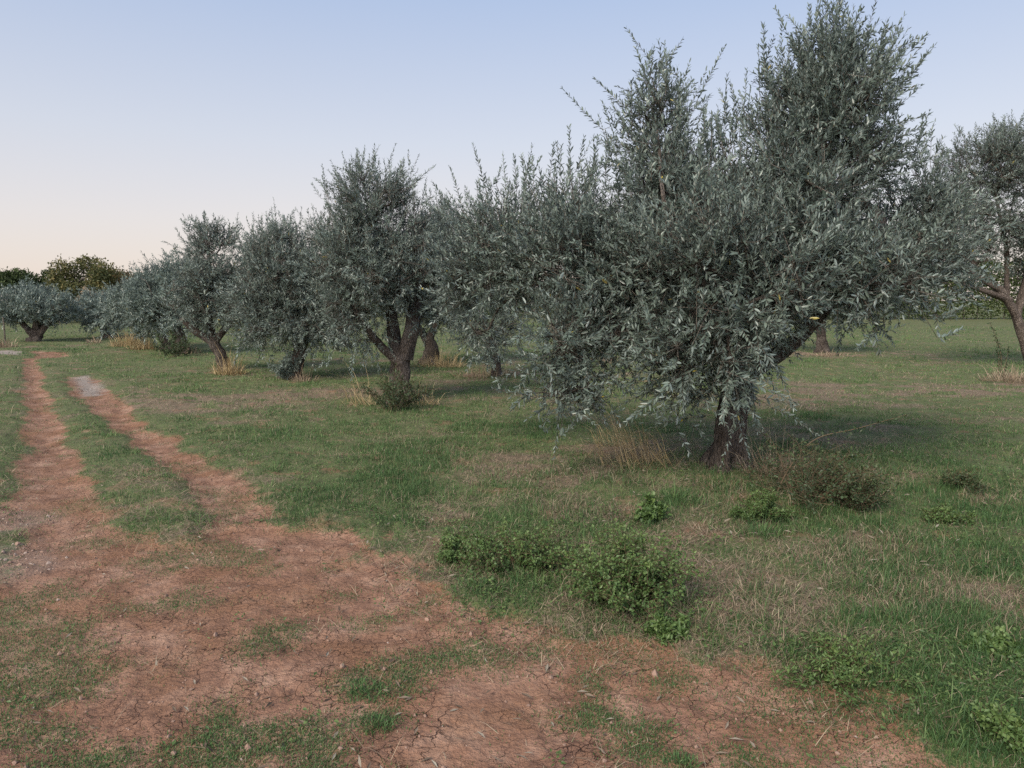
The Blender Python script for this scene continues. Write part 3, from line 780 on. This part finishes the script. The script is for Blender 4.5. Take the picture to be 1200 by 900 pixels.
    olive((42, 400), Y7, 'low spreading olive tree with many stems, standing beyond the end of the track',
          [[(42, 401, 0, .2), (42, 393, 0, .18), (40, 387, 0, .15)], [(38, 392, 0, .14), (30, 383, 0, .11), (18, 370, 0, .06)], [(42, 392, 0, .14), (42, 378, 0, .1), (40, 362, 0, .06)], [(46, 392, 0, .14), (54, 382, 0, .11), (66, 368, 0, .06)], [(44, 392, .2, .12), (49, 380, .3, .1), (52, 362, .3, .05)]],
          [(35, 357, 0, 36, 18, 1.6, .4, 1.1), (12, 366, 0, 22, 16, 1.3, .1, 1), (62, 362, 0, 28, 17, 1.3, .2, 1), (38, 374, -.4, 36, 9, 1.0, 0, .7), (20, 345, 0, 14, 10, .8, .7, .8)],
          88, dens=1.0, lod=2.6, shoots=8, sides=12)
    # second row, farther right
    olive((505, 426), gp(505, 426)[1], 'olive tree seen behind the three-limbed olive, pale curved trunk in dry weeds',
          [[(503, 427, 0, .18), (506, 412, 0, .17), (500, 395, 0, .14)], [(502, 400, 0, .11), (490, 380, 0, .08), (480, 340, 0, .05)], [(502, 400, 0, .11), (512, 375, 0, .08), (520, 320, 0, .05)]],
          [(520, 285, 0, 42, 42, 1.1, .6, 1.1), (480, 320, 0, 44, 45, 1.2, .3, 1), (540, 330, 0, 44, 48, 1.2, .2, 1.1), (510, 365, -.2, 48, 22, 1.0, 0, .9)],
          99, dens=1.1, lod=1.6, shoots=10, sides=14, spikes=[(515, 245, 0, .7, 14, .4), (545, 255, 0, .6, 10, .4)])
    olive((582, 440), gp(582, 440)[1], 'olive tree mostly hidden behind the largest crown, thin forked trunk showing beneath',
          [[(582, 441, 0, .10), (580, 415, 0, .085), (577, 395, 0, .08)], [(578, 400, 0, .07), (566, 375, 0, .05), (560, 320, 0, .03)], [(578, 398, 0, .07), (592, 370, 0, .05), (600, 320, 0, .03)]],
          [(580, 290, 0, 50, 45, 1.1, .5, 1), (600, 335, 0, 55, 40, 1.1, .2, 1), (560, 345, 0, 40, 32, 1.0, .1, 1), (575, 385, -.2, 46, 26, 1.0, 0, .9)],
          111, dens=.9, lod=1.5, shoots=9, sides=12)
    olive((963, 414), gp(963, 414)[1], 'distant olive tree with a straight thin trunk, framed under the largest crown',
          [[(963, 415, 0, .17), (963, 395, 0, .14), (962, 372, 0, .12)], [(962, 375, 0, .08), (945, 345, 0, .06), (940, 310, 0, .04)], [(962, 375, 0, .08), (985, 345, 0, .06), (990, 310, 0, .04)]],
          [(965, 315, 0, 60, 45, 1.6, .4, 1), (930, 340, 0, 40, 32, 1.2, .1, 1), (1000, 345, 0, 38, 30, 1.2, .1, 1), (965, 362, -.3, 40, 16, .9, -.1, .7)],
          122, dens=.95, lod=1.8, shoots=9, sides=12)
    olive((1205, 430), gp(1205, 430)[1], 'tall olive tree at the right border, bare pinkish limbs under an open crown',
          [[(1212, 432, 0, .115), (1201, 400, 0, .105), (1185, 360, 0, .09), (1168, 338, 0, .08)], [(1180, 345, 0, .09), (1150, 326, -.1, .07), (1118, 305, -.2, .05), (1095, 290, -.2, .03)], [(1184, 352, 0, .08), (1155, 342, -.2, .06), (1125, 330, -.3, .04)], [(1192, 370, 0, .1), (1205, 320, .1, .08), (1205, 240, .2, .05)], [(1180, 345, 0, .06), (1178, 290, .1, .05), (1165, 220, .1, .03)]],
          [(1150, 205, 0, 48, 45, 1.0, .6, .95), (1195, 195, .3, 55, 50, 1.2, .6, 1.0), (1120, 255, -.2, 38, 40, .8, .2, .8), (1230, 250, .2, 50, 60, 1.1, .3, .8), (1170, 262, 0, 45, 32, .8, .1, .6), (1090, 290, -.3, 30, 30, .6, 0, .8), (1150, 295, -.2, 40, 26, .7, 0, .7), (1200, 290, 0, 40, 30, .8, .1, .8), (1215, 320, .2, 30, 24, .7, 0, .6)],
          133, dens=1.3, lod=1.45, shoots=9, sides=16, barkm='pale_bark', spikes=[(1128, 175, 0, .6, 12, .35), (1185, 160, .2, .5, 14, .5), (1105, 190, 0, .4, 8, .3)])


# ------------------------------------------------------------------ far trees and hedge
def broad(name, px, Y, top, half, label, cat, m, seed, n=9000, leafs=.22, low=.02, group=None, tr=.16):
    global R
    R = np.random.default_rng(seed)
    b = at(px, 380, Y); b[2] = hz(b[0], b[1])
    H = at(px, top, Y)[2] - b[2]; hw = half * Y / F
    root = thing(name, b, label, cat, group)
    tb = MB()
    tube(tb, [(0, 0, -.1), (.05, 0, H * .3), (-.05, .1, H * .6)], [tr, tr * .8, tr * .4], 9, 0, .2, seed)
    L = []
    for i in range(14):
        c = nrm(R.normal(0, 1, 3)) * R.uniform(.35, .85)
        L.append((np.array([c[0] * hw, c[1] * hw, H * (.5 + low * .5) + c[2] * H * (1 - low) * .5]), R.uniform(.24, .42) * hw, R.uniform(.12, .2) * H))
        p = np.array([0, 0, H * R.uniform(.2, .55)])
        tube(tb, spline([p, (p + L[-1][0]) / 2 + [0, 0, .2], L[-1][0]], 6), np.linspace(tr * .45, .02, 6), 5)
    tb.build('trunk', M['twig'], root, smooth=True)
    lb = MB(); k = n // 14
    for c, rx, rz in L:
        d = nrm(R.normal(0, 1, (k, 3))); d = d * (R.random((k, 1)) ** .35) * (1 + .25 * R.normal(0, 1, (k, 1)) * .6)
        P = c + d * np.array([rx, rx, rz])
        v = np.clip(.45 + R.normal(0, .14) + R.normal(0, .18, k) + .12 * d[:, 2], 0, 1)
        leaves(lb, P, R.normal(0, 1, (k, 3)) + d * .6, R.normal(0, .6, (k, 3)) + d + [0, 0, .4], leafs * R.uniform(.6, 1.3, k), leafs * R.uniform(.4, .75, k), 0, v, fold=.25)
    lb.build('crown', M[m], root)
    return root


def make_far():
    g = 'broadleaf trees beyond the field'
    broad('broadleaf_tree', 16, 62, 310, 40, 'dark green leafy tree at the left border beyond the grove', 'tree', 'green_far', 201, group=g)
    broad('broadleaf_tree', -30, 66, 306, 36, 'dark green tree cut by the left border, partly outside the view', 'tree', 'green_far', 209, group=g)
    broad('broadleaf_tree', 48, 64, 315, 32, 'smaller dark green tree pressed against the yellowing autumn tree', 'tree', 'green_far', 202, group=g)
    broad('broadleaf_tree', 90, 60, 294, 44, 'tall autumn tree with golden brown foliage, above the far olives', 'tree', 'autumn_far', 203, n=11000, group=g)
    broad('broadleaf_tree', 142, 66, 307, 40, 'rust and green rounded tree, right of the golden autumn tree', 'tree', 'rust_far', 204, n=11000, group=g)
    broad('broadleaf_tree', 108, 72, 322, 30, 'shaded green tree filling the gap right behind the golden autumn tree', 'tree', 'green_far', 214, group=g)
    broad('broadleaf_tree', 180, 70, 314, 34, 'low dull green tree top showing over the far olives', 'tree', 'green_far', 205, group=g)
    broad('broadleaf_tree', 228, 70, 330, 30, 'dull green tree mostly hidden behind the tufted olive', 'tree', 'green_far', 212, group=g)
    for i, (px, tp, hf, lb) in enumerate([(70, 346, 13, 'small dry straw coloured bush between the far olives'), (100, 335, 14, 'pale dry bush with pinkish seed heads, under the autumn tree'), (122, 338, 12, 'straw coloured bush beside the pale bushy olive')]):
        broad('dry_bush', px, 50, tp, hf, lb, 'bush', 'straw_far', 220 + i, n=2500, leafs=.12, low=.05, group='dry bushes beyond the far olives', tr=.05)
    # hedges
    for nm, x0, x1, Y0, Y1, top, lab, mt, sd in [
        ('hedge', 880, 1420, 62, 64, 304, 'yellow-green clipped hedge closing the field on the right', 'hedge', 301),
        ('hedge', -160, 130, 52, 54, 360, 'dark low hedge at the far left end of the field', 'green_far', 302),
        ('hedge', 250, 880, 72, 66, 334, 'long hedge glimpsed between the olive trunks', 'hedge', 303)]:
        global R
        R = np.random.default_rng(sd)
        a, b = at(x0, 380, Y0), at(x1, 380, Y1)
        H = at((x0 + x1) / 2, top, (Y0 + Y1) / 2)[2]; ln = np.linalg.norm(b - a)
        n = int(ln * H * 260); t = R.random(n)
        z = R.random(n) ** .75
        hh = H * (.9 + .45 * (fbm(t * ln * .45, t * 0, sd) - .45))
        face = R.random(n)
        P = a + (b - a) * t[:, None]; P[:, 2] = z * hh
        P[:, 1] += (R.random(n) - .5) * 2.4 * np.sqrt(np.clip(1.05 - z ** 3, .05, 1)) + (fbm(t * ln * .8, z * 3, sd + 1) - .5) * 1.6
        lb = MB()
        v = np.clip(.3 + .5 * (fbm(t * ln * .5, z * 2.2, sd + 3) - .35) + R.normal(0, .17, n), 0, 1)
        leaves(lb, P, R.normal(0, 1, (n, 3)), R.normal(0, .7, (n, 3)) + [0, -.8, .5], R.uniform(.13, .26, n), R.uniform(.08, .16, n), 0, v, fold=.25)
        st = lb
        for q in np.arange(.5, ln, 1.2):
            p = a + (b - a) * (q / ln); p[2] = 0
            tube(st, [p - [0, 0, .1], p + [.1, .1, H * .4], p + [0, .1, H * .75]], [.05, .04, .015], 5, 1)
        root = thing(nm, (0, 0, 0), lab, 'hedge', None)
        root.location = (a[0], a[1], 0)
        o = lb.build('foliage', [M[mt], M['twig']], root)
        o.location = (-a[0], -a[1], 0)


# ------------------------------------------------------------------ small plants
def leafy(name, px, py, w, h, label, cat, m, seed, stems=14, leafl=.028, aspect=.75, group=None, straggle=.4, keep=1.0):
    global R
    R = np.random.default_rng(seed)
    g = gp(px, py); b = np.array([g[0], g[1], hz(*g)])
    root = thing(name, b, label, cat, group)
    sb = MB(); lb = MB()
    P = []; D = []
    for i in range(stems):
        az = R.uniform(0, 6.28); out = R.random() ** .6 * w * .5
        hh = h * R.uniform(.35, 1.1) * (1 - .45 * (out / (w * .5)) ** 2)
        e = np.array([math.cos(az) * out, math.sin(az) * out, hh]); s0 = np.array([math.cos(az), math.sin(az), 0]) * out * .25
        c = spline([s0 - [0, 0, .02], s0 * .6 + e * .45 + [0, 0, hh * .12], e], 8) + R.normal(0, .006, (8, 3))
        tube(sb, c, np.linspace(.004, .0013, 8), 4)
        for j in range(2, 8):
            for q in range(3):
                d = nrm(R.normal(0, 1, 3) + (c[j] - c[j - 1]) / np.linalg.norm(c[j] - c[j - 1]) * .7 + [0, 0, .15])
                l = R.uniform(.3, 1) * straggle * min(w, h) * .6
                t2 = np.linspace(.1, 1, 6)[:, None]
                cc = c[j] + d * l * t2
                tube(sb, cc[[0, 3, 5]], [.0016, .0012, .0009], 3)
                P.append(cc); D.append(np.repeat(d[None], 6, 0))
    P = np.concatenate(P); D = np.concatenate(D)
    q = R.random(len(P)) < keep
    P, D = P[q], D[q]; n = len(P)
    for k in range(2):
        d = nrm(D * .4 + R.normal(0, .8, (n, 3)))
        L = leafl * R.uniform(.55, 1.25, n)
        v = np.clip(.32 + .45 * P[:, 2] / max(h, .01) * .8 + R.normal(0, .14, n), 0, 1)
        leaves(lb, P + R.normal(0, .006, (n, 3)), d, R.normal(0, .5, (n, 3)) + [0, 0, 1] + d * 0, L, L * aspect * R.uniform(.8, 1.15, n), 0, v, fine=leafl > .02, fold=.25, bend=.15)
    sb.build('stems', M['cane'], root)
    lb.build('foliage', M[m], root)
    return root


def tuft(px, py, w, h, label, seed, n=140, m='straw', cat='grass tuft', name='dry_grass_tuft', group='dry grass tufts', lean=.35, az=None, wd=.0035):
    global R
    R = np.random.default_rng(seed)
    g = gp(px, py); r = np.hypot(*g)
    b = np.array([g[0], g[1], hz(*g)])
    mb = MB()
    q = R.uniform(0, 6.28, n); P = np.stack([np.cos(q), .8 * np.sin(q), 0 * q], -1) * (w * .5 * R.random(n) ** .7)[:, None]
    a = R.uniform(0, 6.28, n) if az is None else R.normal(az, .7, n)
    rr_ = np.hypot(P[:, 0], P[:, 1]) / (w * .5)
    if az is None: a = np.where(R.random(n) < .75, q + R.normal(0, .6, n), a)
    H = h * R.beta(1.8, 2.2, n) * 1.35 * (1 - .5 * rr_ ** 2)
    blades(mb, P, a, np.abs(R.normal(lean, .25, n)) + .35 * rr_, H, np.maximum(R.uniform(.6, 1.3, n) * wd, r * .0006), 0, R.beta(1.8, 1.6, n) * (.55 if m == 'grass' else 1), curl=.8)
    k = n // 3
    P2 = P[:k] * 1.05 + [0, 0, .02]
    blades(mb, P2, R.uniform(0, 6.28, k), R.uniform(.9, 1.5, k), h * R.uniform(.3, .7, k), np.maximum(wd * .8, r * .0005), 0, R.random(k) * (.5 if m == 'grass' else .8), curl=.1)
    o = mb.build(name, M[m])
    o.location = b
    return tag(o, label, cat, group)


def make_plants():
    leafy('bush', 735, 706, .76, .33, 'bright green bush with small round leaves at the edge of the red earth', 'bush', 'weed', 401, stems=60, leafl=.020, straggle=.6, keep=.8)
    leafy('bush', 610, 665, .75, .24, 'low sprawling green plant, left of the round-leaved bush', 'bush', 'weed', 402, stems=30, leafl=.019, straggle=.6, keep=.6)
    leafy('bush', 545, 655, .40, .15, 'flat green herb patch beside the low sprawling plant', 'bush', 'weed', 412, stems=22, leafl=.017, straggle=.6)
    leafy('weed', 762, 612, .22, .24, 'small leafy sprig with pale round leaves, left of the big trunk', 'weed', 'weed', 403, stems=6, leafl=.036)
    leafy('weed', 890, 612, .48, .20, 'feathery bright green clump just in front of the big trunk', 'weed', 'weed', 404, stems=26, leafl=.020, aspect=.45)
    leafy('bramble', 942, 594, 1.1, .50, 'dark tangled bramble with brown canes, right of the big trunk', 'bramble', 'bramble', 405, stems=40, leafl=.022, straggle=.6, keep=.38)
    leafy('bramble', 1003, 600, .60, .30, 'lower green end of the bramble thicket, on its right flank', 'bramble', 'bramble', 415, stems=30, leafl=.019, straggle=.5, keep=.5)
    leafy('weed', 990, 790, .65, .10, 'broad low clump of green weeds at the edge of the bare earth', 'weed', 'weed', 406, stems=30, leafl=.020, aspect=.5, straggle=1.0, keep=.6)
    leafy('weed', 1172, 765, .24, .09, 'fresh green weed with lobed leaves near the right border', 'weed', 'weed', 407, stems=12, leafl=.022, straggle=.6, keep=.7)
    leafy('weed', 1184, 868, .24, .11, 'bushy pale green weed in the bottom right corner', 'weed', 'weed', 408, stems=18, leafl=.020, straggle=.6, keep=.7)
    leafy('weed', 1130, 575, .42, .12, 'dark green ground plant in the open grass, right of the bramble', 'weed', 'bramble', 409, stems=22, leafl=.018, straggle=.9, keep=.6)
    leafy('weed', 1112, 612, .34, .09, 'flat green ground plant below the dark one in open grass', 'weed', 'weed', 410, stems=18, leafl=.018, straggle=1.0, keep=.6)
    leafy('weed', 785, 745, .22, .10, 'small weed with narrow leaves, right of the round-leaved bush', 'weed', 'weed', 411, stems=10, leafl=.03, aspect=.4)
    leafy('olive_sucker', 460, 480, 1.15, .62, 'shrubby olive suckers around the foot of the three-limbed olive', 'shrub', 'bramble', 420, stems=40, keep=.32, leafl=.045, aspect=.35, straggle=.3)
    leafy('olive_sucker', 335, 447, .6, .6, 'thin grey suckers beside the short leaning trunk', 'shrub', 'olive', 421, stems=14, leafl=.06, aspect=.25, straggle=.3)
    leafy('olive_sucker', 205, 418, 1.3, .8, 'dark suckers under the olive with two slim trunks', 'shrub', 'bramble', 422, stems=18, keep=.5, leafl=.06, aspect=.4, straggle=.3)
    # long dead bramble cane reaching out to the right
    g = gp(905, 590); b = np.array([g[0], g[1], hz(*g)])
    root = thing('bramble_cane', b, 'single long bramble cane arching out to the right over the grass', 'bramble cane')
    Yc = g[1]
    pts = np.array([at(905, 590, Yc), at(925, 548, Yc), at(955, 515, Yc), at(1005, 502, Yc), at(1062, 486, Yc - .1)]) - b
    c = spline(pts, 24); sb = MB(); tube(sb, c, np.linspace(.006, .002, 24), 5); sb.build('stem', M['cane'], root)
    lb = MB()
    k = np.repeat(np.arange(13, 24), 7); n = len(k)
    leaves(lb, c[k] + R.normal(0, .012, (n, 3)), R.normal(0, 1, (n, 3)), R.normal(0, .5, (n, 3)) + [0, 0, 1], .03, .018, 0, R.uniform(0, .5, n)); lb.build('foliage', M['bramble'], root)
    T = [(750, 550, .80, .72, 'tall golden dry grass leaning left, left of the big trunk', 501, 190, .45, 2.9),
         (722, 525, .55, .70, 'sparse long pale stalks under the hanging olive branches', 502, 70, .35, 2.6),
         (905, 566, .55, .60, 'dry brown stalks crowded against the right side of the big trunk', 503, 220, .35, None),
         (968, 588, .9, .36, 'dry stalks tangled through the dark bramble', 521, 240, .7, None),
         (920, 480, .9, .35, 'flattened straw clump behind the big trunk', 504, 120, .8, 0.2),
         (932, 650, .45, .14, 'dead brown straw heap in front of the bramble', 505, 480, 1.2, None),
         (546, 608, .18, .13, 'dry brown twiggy tuft behind the low sprawling plant', 506, 120, .6, None),
         (690, 640, .22, .10, 'dull dry straw tuft just above the round-leaved bush', 507, 110, 1.0, None),
         (268, 438, .7, .62, 'golden dry grass wrapped round the bent trunk', 508, 260, .2, None),
         (425, 472, .7, .75, 'pale dry stalks left of the three-limbed olive trunk', 509, 70, .35, 2.9),
         (498, 474, .6, .5, 'pale dry stalks right of the three-limbed olive trunk', 510, 60, .35, None),
         (355, 448, .5, .4, 'dry straw at the foot of the short leaning trunk', 511, 90, .4, None),
         (150, 405, 1.2, .85, 'tall golden dry grass at the foot of the far row', 512, 300, .2, None),
         (170, 409, 1.2, .7, 'broad golden dry grass under the leaning thin trunk', 513, 260, .25, None),
         (220, 414, .8, .5, 'dry grass between the two slim dark trunks', 519, 120, .3, None),
         (515, 430, 1.3, .6, 'rusty dry weeds round the pale curved trunk', 514, 260, .35, None),
         (570, 440, 1.6, .5, 'wide rusty dry weeds under the hidden olive', 515, 300, .45, None),
         (970, 417, 1.6, .28, 'low dry grass ring round the distant straight trunk', 516, 220, .7, None),
         (1188, 446, 1.3, .5, 'tan dry grass patch under the tall olive at the border', 517, 300, .5, None),
         (5, 405, .9, .55, 'dry grass beside the thin stake at the left border', 518, 120, .3, None),
         (110, 402, .6, .4, 'small straw tuft next to the skirted far olive', 520, 80, .3, None)]
    for px, py, w, h, lb_, sd, n, ln, az in T:
        tuft(px, py, w, h, lb_, sd, n=n, lean=ln, az=az, m='golden' if 'golden' in lb_ or 'pale' in lb_ else 'straw')
    G = [(890, 630, .3, .16, 'fresh long grass tuft in front of the big trunk', 601), (1040, 790, .35, .17, 'long green grass tuft right of the broad weed clump', 602), (425, 800, .22, .07, 'dense green turf tuft alone on the red earth', 603),
         (440, 835, .15, .05, 'smaller green turf tuft below the dense one on earth', 604), (800, 880, .14, .05, 'grey green tuft at the bottom of the bare earth', 605), (1000, 690, .35, .13, 'soft green grass tuft under the bramble heap', 606),
         (930, 770, .25, .11, 'green grass tuft left of the broad weed clump', 607), (790, 590, .4, .2, 'tall green grass at the left foot of the big trunk', 608), (560, 690, .35, .08, 'short green grass bunch at the meadow edge', 609)]
    for px, py, w, h, lb_, sd in G:
        tuft(px, py, w, h, lb_, sd, n=170, m='grass', name='green_grass_tuft', group='green grass tufts', lean=.45, wd=.004)
    # tall thin weed stalks near the right border
    g = gp(1170, 442); b = np.array([g[0], g[1], hz(*g)])
    root = thing('weed_stalk', b, 'tall thin weed stalks with sparse leaves, near the right border', 'weed')
    sb = MB(); lb = MB()
    for dx, tx, ty in ((0, 1168, 400), (.05, 1160, 378), (.1, 1182, 408)):
        e = at(tx, ty, g[1]) - b; c = spline([(dx, 0, -.02), (dx + e[0] * .2, 0, e[2] * .5), e], 14)
        tube(sb, c, np.linspace(.009, .004, 14), 4)
        k = np.repeat(np.arange(3, 14), 4); n = len(k)
        leaves(lb, c[k], R.normal(0, 1, (n, 3)), R.normal(0, 1, (n, 3)) + [0, 0, 1], .07, .03, 0, R.uniform(0, .6, n))
    sb.build('stem', M['cane'], root); lb.build('foliage', M['bramble'], root)
    # thin stake
    g = gp(6, 402); b = np.array([g[0], g[1], hz(*g)])
    sb = MB(); tube(sb, [(0, 0, -.1), (.01, 0, .5), (.0, 0, 1.0)], [.03, .028, .026], 8)
    o = sb.build('stake', M['twig']); o.location = b; tag(o, 'thin dark wooden stake standing in grass at the left border', 'stake')


# ------------------------------------------------------------------ light, sky, camera
SUN_EL, SUN_AZ = 24.0, 215.0       # azimuth measured clockwise from the view direction (behind, to the left)


def make_light():
    w = bpy.data.worlds.new('World'); C.world = w; w.use_nodes = True
    nt = w.node_tree; nt.nodes.clear()
    o = nt.nodes.new('ShaderNodeOutputWorld'); bg = nt.nodes.new('ShaderNodeBackground')
    sky = nt.nodes.new('ShaderNodeTexSky'); sky.sky_type = 'NISHITA'; sky.sun_disc = False
    sky.sun_elevation = math.radians(SUN_EL); sky.sun_rotation = math.radians(SUN_AZ)
    sky.air_density = 1.0; sky.dust_density = 1.5; sky.ozone_density = 2.0
    tc = nt.nodes.new('ShaderNodeTexCoord')
    sx = nt.nodes.new('ShaderNodeSeparateXYZ'); nt.links.new(tc.outputs['Generated'], sx.inputs[0])
    # dusk glow: pink-cream low, blue above (times the strength below)
    rc = ramp(nt, sx.outputs['Z'], [(0, (7.2, 5.9, 5.3)), (.035, (7.4, 6.35, 5.75)), (.10, (7.0, 6.4, 6.25)), (.2, (5.9, 6.05, 6.65)), (.40, (3.6, 4.6, 6.6)), (.6, (2.8, 3.4, 4.7)), (1, (2.2, 2.7, 4.0))])
    # the west, behind the viewer, still glows after sunset
    wst = mth(nt, 'MULTIPLY_ADD', mth(nt, 'MAXIMUM', mth(nt, 'MULTIPLY', sx.outputs['Y'], -1.0), 0.0), 1.9, 1.0)
    cb = N_(nt, 'ShaderNodeCombineXYZ')
    for i in range(3): nt.links.new(wst, cb.inputs[i])
    rc = mix(nt, 1.0, rc, cb.outputs[0], 'MULTIPLY')
    c = mix(nt, .78, sky.outputs[0], rc)
    nt.links.new(c, bg.inputs[0]); bg.inputs[1].default_value = .10
    nt.links.new(bg.outputs[0], o.inputs[0])
    L = bpy.data.lights.new('Sun', 'SUN'); L.energy = 3.6; L.angle = math.radians(28); L.color = (1, .90, .76)
    so = bpy.data.objects.new('Sun', L); COL.objects.link(so)
    az = math.radians(SUN_AZ); el = math.radians(38)
    d = np.array([math.sin(az) * math.cos(el), math.cos(az) * math.cos(el), math.sin(el)])
    from mathutils import Vector
    so.rotation_euler = Vector(d).to_track_quat('Z', 'Y').to_euler()
    cam = bpy.data.cameras.new('Camera'); co = bpy.data.objects.new('Camera', cam); COL.objects.link(co)
    cam.sensor_width = 36; cam.lens = F / 1200 * 36; cam.clip_start = .05; cam.clip_end = 20000
    co.location = (0, 0, CAMH); co.rotation_euler = (math.pi / 2 - PITCH, 0, 0)
    C.camera = co
    vs = C.view_settings; vs.view_transform = 'Standard'; vs.look = 'None'; vs.exposure = 0.38; vs.gamma = 1; vs.use_curve_mapping = False
    C.cycles.use_denoising = False
    C.cycles.max_bounces = 6; C.cycles.transparent_max_bounces = 4


make_light()
make_ground()
make_grass()
make_debris()
make_stones()
make_olives()
make_far()
make_plants()
